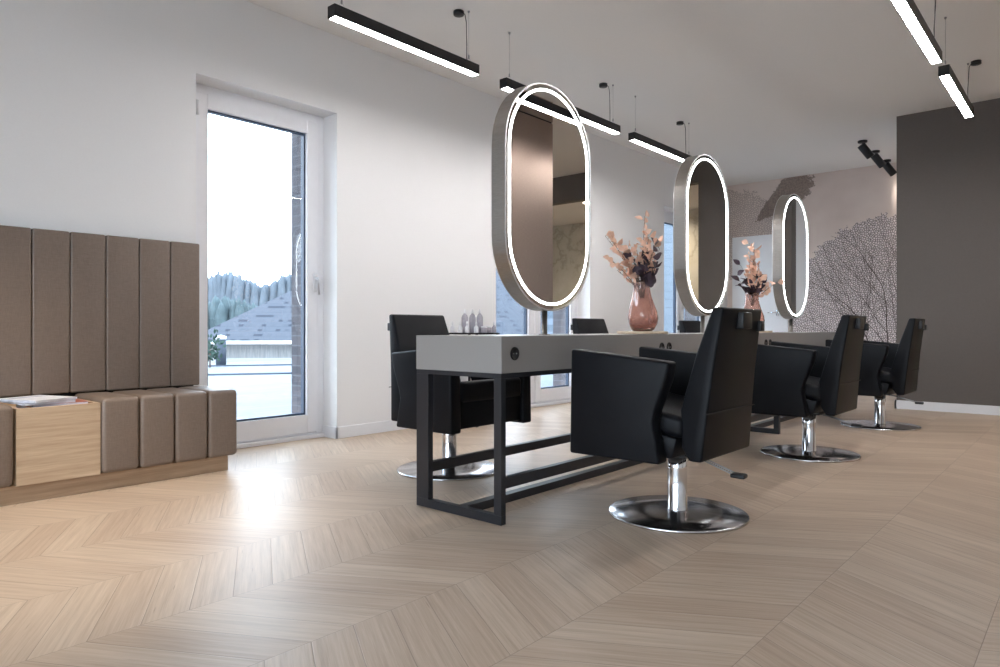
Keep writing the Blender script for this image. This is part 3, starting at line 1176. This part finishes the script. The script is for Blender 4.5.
def strip_light(x0, x1, yc, cx, label, group, flip=False):
    r = empty('pendant_strip_light', ((x0 + x1) / 2, yc, ZS))
    tag(r, label, 'lamp', group)
    hl = (x1 - x0) / 2
    w_ = 0.0325
    mb = MB()
    mb.box((-hl, -w_, 0.004), (hl, -w_ + 0.006, 0.07), 'black')
    mb.box((-hl, w_ - 0.006, 0.004), (hl, w_, 0.07), 'black')
    mb.box((-hl, -w_ + .006, 0.064), (hl, w_ - .006, 0.07), 'black')
    mb.box((-hl, -w_ + .006, 0.0), (-hl + 0.005, w_ - .006, 0.064), 'black')
    mb.box((hl - 0.005, -w_ + .006, 0.0), (hl, w_ - .006, 0.064), 'black')
    mb.obj('housing', r)
    MB().box((-hl + 0.005, -w_ + .006, 0.003), (hl - 0.005, w_ - .006, 0.010), 'strip').obj('diffuser', r)
    for q in (-1, 1):
        x = q * (hl - 0.07)
        mb = MB()
        mb.tube([(x, 0, 0.10), (x, 0, H - ZS)], 0.0010, 'cord', 6)
        mb.tube([(x - .03, 0, 0.07), (x, 0, 0.115)], 0.0007, 'cord', 5)
        mb.tube([(x + .03, 0, 0.07), (x, 0, 0.115)], 0.0007, 'cord', 5)
        mb.lathe([(.005, 0), (.005, .018), (.002, .026)], (x, 0, 0.10), 'cord', 10)
        mb.lathe([(.004, 0), (.008, .008), (.008, .014)], (x, 0, H - ZS - 0.014), 'cord', 12)
        mb.obj('suspension_wire', r)
    s_ = -1 if flip else 1
    x = cx - (x0 + x1) / 2
    mb = MB()
    mb.lathe([(0, 0), (.034, 0), (.036, .004), (.036, .026)], (x, s_ * 0.055, H - ZS - 0.026), 'black', 28)
    mb.obj('ceiling_cup', r)
    mb = MB()
    mb.tube([(x, s_ * 0.02, H - ZS - 0.016), (x + .012, s_ * 0.008, H - ZS - 0.03), (x + .02, s_ * 0.004, H - ZS - 0.08), (x + 0.026, 0.004, 0.2), (x + 0.02, 0, 0.07)], 0.0028, 'black', 8)
    mb.obj('power_cable', r)
    return r


g = 'hanging black strip lights'
strip_light(2.250, 3.420, 3.195, 3.31, 'black hanging strip light above the white glazed door, leftmost in the photo', g)
strip_light(3.715, 5.260, 3.205, 5.12, 'black hanging strip light passing behind the top of the nearest mirror', g)
strip_light(5.505, 6.740, 3.205, 6.58, 'black hanging strip light between the nearest and the middle mirror', g)
strip_light(3.680, 5.220, 0.790, 5.13, 'hanging strip light cut by the top edge at the right of the photo', g, True)
strip_light(5.495, 6.720, 0.790, 6.64, 'short hanging strip light before the dark taupe wall', g, True)


# ------------------------------------------------------------------ ceiling spots
def make_spot():
    r = empty('ceiling_spotlight')
    MB().lathe([(0, 0), (.048, 0), (.050, .004), (.050, .022)], (0, 0, -0.022), 'black', 32).obj('ceiling_plate', r)
    MB().tube([(0.02, 0, -.022), (0.02, 0, -.065)], 0.009, 'black', 12).obj('arm', r)
    tilt = Vector((-.62 * RGT.x * -1, -.62 * RGT.y * -1, -.75)).normalized()
    rot = Vector((0, 0, -1)).rotation_difference(tilt).to_matrix().to_4x4()
    flip = Matrix.Rotation(pi, 4, 'X')
    hd = MB().lathe([(0, -.065), (.042, -.065), (.044, -.062), (.044, .105), (.042, .108), (.036, .108), (.034, .088), (0, .088)], (0.02 + tilt.x * .03, tilt.y * .03, -.095), 'black', 32, True, None, rot @ flip).obj('spot_head', r)
    MB().lathe([(0, .0885), (.0335, .0885), (.0335, .0905), (0, .0905)], (0.02 + tilt.x * .03, tilt.y * .03, -.095), 'lamp', 24, True, None, rot @ flip).obj('lens', hd)
    return r


sp = make_spot()
for i, (x, lab) in enumerate(((8.60, 'black ceiling spotlight leftmost of the row of three'), (9.19, 'black ceiling spotlight in the middle of the row of three'), (9.78, 'black ceiling spotlight nearest the mural wall'))):
    o = sp if i == 0 else copy_tree(sp)
    o.location = (x, 2.02, H)
    tag(o, lab, 'spotlight', 'black spotlights on the ceiling')

# recessed downlights: in the passage soffit, and over the bench end (outside the frame)
dl = MB().lathe([(0, 0), (.045, 0), (.045, .004), (0, .004)], (8.10, -1.35, 2.574), 'lamp', 24).obj('recessed_downlight')
tag(dl, 'round recessed downlight in the lowered ceiling, seen in the nearest mirror', 'lamp')
spot('passage_lamp', (8.9, -1.0, 2.55), (9.4, -1.0, 0), 60, 150, (1.0, 0.88, 0.72))
spot('bench_lamp', (0.75, 3.0, 2.90), (0.70, 3.25, 0), 110, 62, (1.0, 0.86, 0.68))
for x in (8.60, 9.19, 9.78):
    t = Vector((.62 * RGT.x, .62 * RGT.y, -.75))
    spot('ceiling_spot_light', (x + t.x * .14, 2.02 + t.y * .14, H - .19), (x + t.x, 2.02 + t.y, H - .095 + t.z), 5, 90, (1.0, 0.9, 0.8))

# ------------------------------------------------------------------ trolley with bottles behind the desk
TX, TY = 4.22, 3.975
tr = empty('salon_trolley', (TX, TY, 0))
tag(tr, 'black salon trolley against the white wall behind the desk, topped with small bottles', 'trolley')
for z in (.20, .48, .755):
    mb = MB()
    mb.box((-.14, -.175, z), (.14, .175, z + .008), 'black')
    for lo, hi in (((-.14, -.175, z), (.14, -.170, z + .014)), ((-.14, .170, z), (.14, .175, z + .014)), ((-.14, -.170, z), (-.135, .170, z + .014)), ((.135, -.170, z), (.14, .170, z + .014))):
        mb.box(lo, hi, 'black')
    mb.obj('tray', tr)
for x in (-.13, .13):
    for y in (-.165, .165):
        p_ = MB().box((x - .008, y - .008, .06), (x + .008, y + .008, .755), 'black').obj('post', tr)
        MB().lathe([(0, -.01), (.028, -.01), (.030, -.006), (.030, .006), (.028, .01), (0, .01)], (x, y, .030), 'black', 20, True, None, Matrix.Rotation(pi / 2, 4, 'Y')).obj('caster', tr)


def bottle(name, x, y, prof, mat, label, group=None, cap=None):
    r = empty(name, (TX + x, TY + y, 0.7635))
    tag(r, label, 'bottle', group)
    MB().lathe(prof, (0, 0, 0), mat, 20).obj('body', r)
    if cap:
        MB().lathe(cap, (0, 0, 0), 'white', 16).obj('cap', r)
    return r


M['grey_bottle'] = plain('grey_white_bottle', (0.36, 0.34, 0.38), 0.35, var=0.1)
body = [(0, 0), (.026, 0), (.028, .004), (.028, .13), (.022, .15), (.010, .165), (.010, .17)]
capp = [(.011, .168), (.011, .178), (.004, .205), (0, .207)]
vd = -DEP * 0.0
for k, u in enumerate((-.055, .010, .072)):
    p_ = RGT * u
    bottle('pointed_bottle', p_.x - .0, p_.y + .02, body, 'grey_bottle', ['pointed grey bottle leftmost of the three tall ones on the trolley', 'pointed grey bottle in the middle of the three tall ones', 'pointed grey bottle rightmost of the three tall ones'][k], 'tall pointed bottles on the trolley', capp)
small = [(0, 0), (.018, 0), (.019, .003), (.019, .05), (.008, .065), (.008, .07)]
scap = [(.009, .069), (.009, .085), (.005, .10), (0, .101)]
jar = [(0, 0), (.024, 0), (.025, .003), (.025, .045), (0, .046)]
jcap = [(.026, .046), (.026, .060), (0, .0605)]
rg = random.Random(2)
spots_ = [(-.19, -.01, small, scap, 'white', 'small white bottle at the left end of the trolley tray'),
          (-.13, -.08, small, scap, 'white', 'small white bottle left of the tall pointed bottles, near the front'),
          (-.10, .05, jar, jcap, 'grey_bottle', 'low jar left of the tall pointed bottles'),
          (-.045, -.09, small, scap, 'white', 'small white bottle in front of the leftmost pointed bottle'),
          (.03, -.085, small, scap, 'white', 'small white bottle in front of the middle pointed bottle'),
          (.095, -.07, jar, jcap, 'grey_bottle', 'low jar in front of the rightmost pointed bottle'),
          (.135, .03, jar, jcap, 'grey_bottle', 'low jar right of the tall pointed bottles'),
          (.195, -.0, small, scap, 'grey_bottle', 'small grey bottle at the right end of the trolley tray')]
for u, v_, pr_, cp_, mt, lab in spots_:
    p_ = RGT * u + DEP * v_
    x_, y_ = p_.x, p_.y
    x_ = max(-.108, min(.108, x_))
    y_ = max(-.142, min(.142, y_))
    bottle('small_bottle' if pr_ is small else 'cream_jar', x_, y_, pr_, mt, lab, 'small bottles and jars on the trolley', cp_)

# ------------------------------------------------------------------ outside
struct(MB().box((-30, WL + TH, -0.30), (40, 17.0, -0.06), 'paving'), 'ground_terrace', 'pale paved terrace outside')
struct(MB().box((XE + .3, -10, -0.30), (40, WL + TH, -0.06), 'paving').box((-30, -30, -.3), (XB - .2, WL + TH, -.06), 'paving'), 'ground_yard', 'pale paving around the building')
struct(MB().box((-120, 17.0, -2.2), (260, 330, -2.0), 'field'), 'ground_field', 'pale winter field beyond the terrace')


def ray(px, D, z=0.0):
    t = (px - 500) / 687
    q = DEP * D + RGT * (t * D)
    return Vector((q.x, q.y, z))


def thicket(px0, px1, D, depth, hmin, hmax, mat, nm, label, z0, n_, seed, wd):
    rng = random.Random(seed)
    mb = MB()
    for k in range(n_):
        px = px0 + (px1 - px0) * (k + rng.random()) / n_
        p_ = ray(px, D + rng.uniform(0, depth), z0)
        h = rng.uniform(hmin, hmax) * (1 + 0.10 * sin(px * .09))
        w_ = wd * rng.uniform(.7, 1.2)
        b = bmesh.new()
        bmesh.ops.create_icosphere(b, subdivisions=2, radius=1)
        for v in b.verts:
            k_ = 1 + rng.uniform(-.10, .10)
            t = (v.co.z + 1) / 2
            v.co = Vector((v.co.x * w_ * k_ * (1.1 - .5 * t), v.co.y * w_ * k_ * (1.1 - .5 * t), h * .5 + v.co.z * h * .52))
        b.transform(Matrix.Translation(p_))
        mb._absorb(b, mat, True)
    tag(mb.obj(nm), label, 'trees', None, 'stuff')


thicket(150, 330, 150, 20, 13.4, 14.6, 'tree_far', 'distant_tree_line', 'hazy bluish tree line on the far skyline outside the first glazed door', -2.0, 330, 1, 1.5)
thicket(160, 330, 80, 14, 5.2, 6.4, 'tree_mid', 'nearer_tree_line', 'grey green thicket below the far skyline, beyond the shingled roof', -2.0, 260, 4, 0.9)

# neighbouring house: pale wall, large shingled roof
hs = empty('neighbour_house', (0, 0, -0.06))
tag(hs, 'low neighbouring house with a large grey-blue shingled roof outside the glazed door', 'house')
A0, A1 = ray(186, 19.5), ray(640, 21.0)
dirx = (A1 - A0).normalized()
back = Vector((-dirx.y, dirx.x, 0))
if back.dot(DEP) < 0:
    back = -back
bm_ = MB()
b = bmesh.new()
L_ = (A1 - A0).length
WZ = 0.50
a, c_, = A0 + back * .6, A1 + back * .6
vs_ = [b.verts.new(p_) for p_ in (a, c_, c_ + back * 9, a + back * 9, a + Vector((0, 0, WZ)), c_ + Vector((0, 0, WZ)), c_ + back * 9 + Vector((0, 0, WZ)), a + back * 9 + Vector((0, 0, WZ)))]
for f in ((0, 1, 5, 4), (1, 2, 6, 5), (2, 3, 7, 6), (3, 0, 4, 7), (4, 5, 6, 7), (0, 3, 2, 1)):
    b.faces.new([vs_[i] for i in f])
bmesh.ops.recalc_face_normals(b, faces=b.faces[:])
bm_._absorb(b, 'render_out')
bm_.obj('house_wall', hs)
b = bmesh.new()
uv = b.loops.layers.uv.new('UVMap')
e0, e1 = A0 - dirx * .1 + Vector((0, 0, WZ)), A1 + dirx * .4 + Vector((0, 0, WZ))
e2, e3 = e1 + back * 10, e0 + back * 10
rz_ = 3.3
r0 = A0 + dirx * 5.2 + back * 5.0 + Vector((0, 0, WZ + rz_))
r1 = A1 - dirx * 5.0 + back * 5.0 + Vector((0, 0, WZ + rz_))
for quad in ((e0, e1, r1, r0), (e1, e2, r1), (e2, e3, r0, r1), (e3, e0, r0), (e0, e3, e2, e1)):
    f = b.faces.new([b.verts.new(p_) for p_ in quad])
    o_, u_ = quad[0], (quad[1] - quad[0]).normalized()
    n2 = (quad[1] - quad[0]).cross(quad[2] - quad[0]).normalized()
    v2 = n2.cross(u_)
    for l in f.loops:
        l[uv].uv = ((l.vert.co - o_).dot(u_), (l.vert.co - o_).dot(v2))
bm_ = MB()
bm_._absorb(b, 'shingle')
rf = bm_.obj('shingled_roof', hs)
bm_ = MB()
bm_.tube([e0 - Vector((0, 0, .03)), e1 - Vector((0, 0, .03))], 0.05, 'white', 8)
bm_.obj('gutter', hs)

# pale clad building beyond the farther glazed doors
q0, q1 = ray(640, 13.2), ray(770, 14.5)
dx_ = (q1 - q0).normalized()
ang = atan2(dx_.y, dx_.x)
cb2 = empty('clad_building', (q0.x, q0.y, -0.06), ang)
tag(cb2, 'pale blue building with horizontal cladding seen through the farthest glazed doors', 'building')
Lb = (q1 - q0).length
MB().box((0, 0, 0), (Lb, 4.0, 6.0), 'cladding').obj('clad_wall', cb2)
MB().prism([(-.3, 6.0), (4.3, 6.0), (2.0, 7.2)], -.3, Lb + .3, 'X', 'shingle').obj('roof', cb2)
for k in range(2):
    x_ = Lb * (.30 + .4 * k)
    wn_ = MB()
    wn_.box((x_ - .5, -.03, 3.2), (x_ + .5, -.0001, 4.6), 'pvc')
    wn_ = wn_.obj('window', cb2)
    MB().box((x_ - .42, -.04, 3.28), (x_ + .42, -.0302, 4.52), 'gasket').obj('pane', wn_)

# dark kerb lines, bollard lamp and shrub on the terrace
for D_, lab in ((12.6, 'dark drainage line across the terrace, nearer one'), (15.6, 'dark kerb across the terrace, farther one')):
    a, b_ = ray(190, D_, -.058), ray(330, D_ * 1.06, -.058)
    k_ = MB()
    k_.tube([a, b_], 0.035, 'bollard', 6)
    tag(k_.obj('drain_channel'), lab, 'drain')
p_ = ray(221, 16.4, -0.06)
bo = empty('bollard_lamp', p_)
tag(bo, 'grey bollard lamp on the terrace in front of the low house', 'lamp')
MB().lathe([(.10, 0), (.12, .02), (.12, .60), (0, .60)], (0, 0, 0), 'bollard', 20).obj('post', bo)
MB().lathe([(.10, .60), (.13, .63), (.13, .68), (0, .72)], (0, 0, 0), 'white', 20).obj('head', bo)
p_ = ray(210, 15.3, -0.06)
sh = empty('small_shrub', p_)
tag(sh, 'small green shrub left of the bollard lamp outside', 'shrub')
rng = random.Random(8)
mb = MB()
for k in range(90):
    q = Vector((rng.gauss(0, .10), rng.gauss(0, .10), .12 + abs(rng.gauss(.25, .16))))
    mb.leaf(q, (rng.uniform(-1, 1), rng.uniform(-1, 1), rng.uniform(0, 1)), (0, -1, .4), .12, .06, 'shrub')
mb.obj('foliage', sh)
MB().tube([(0, 0, 0), (0, 0, .4)], .015, 'twig', 6).obj('stem', sh)
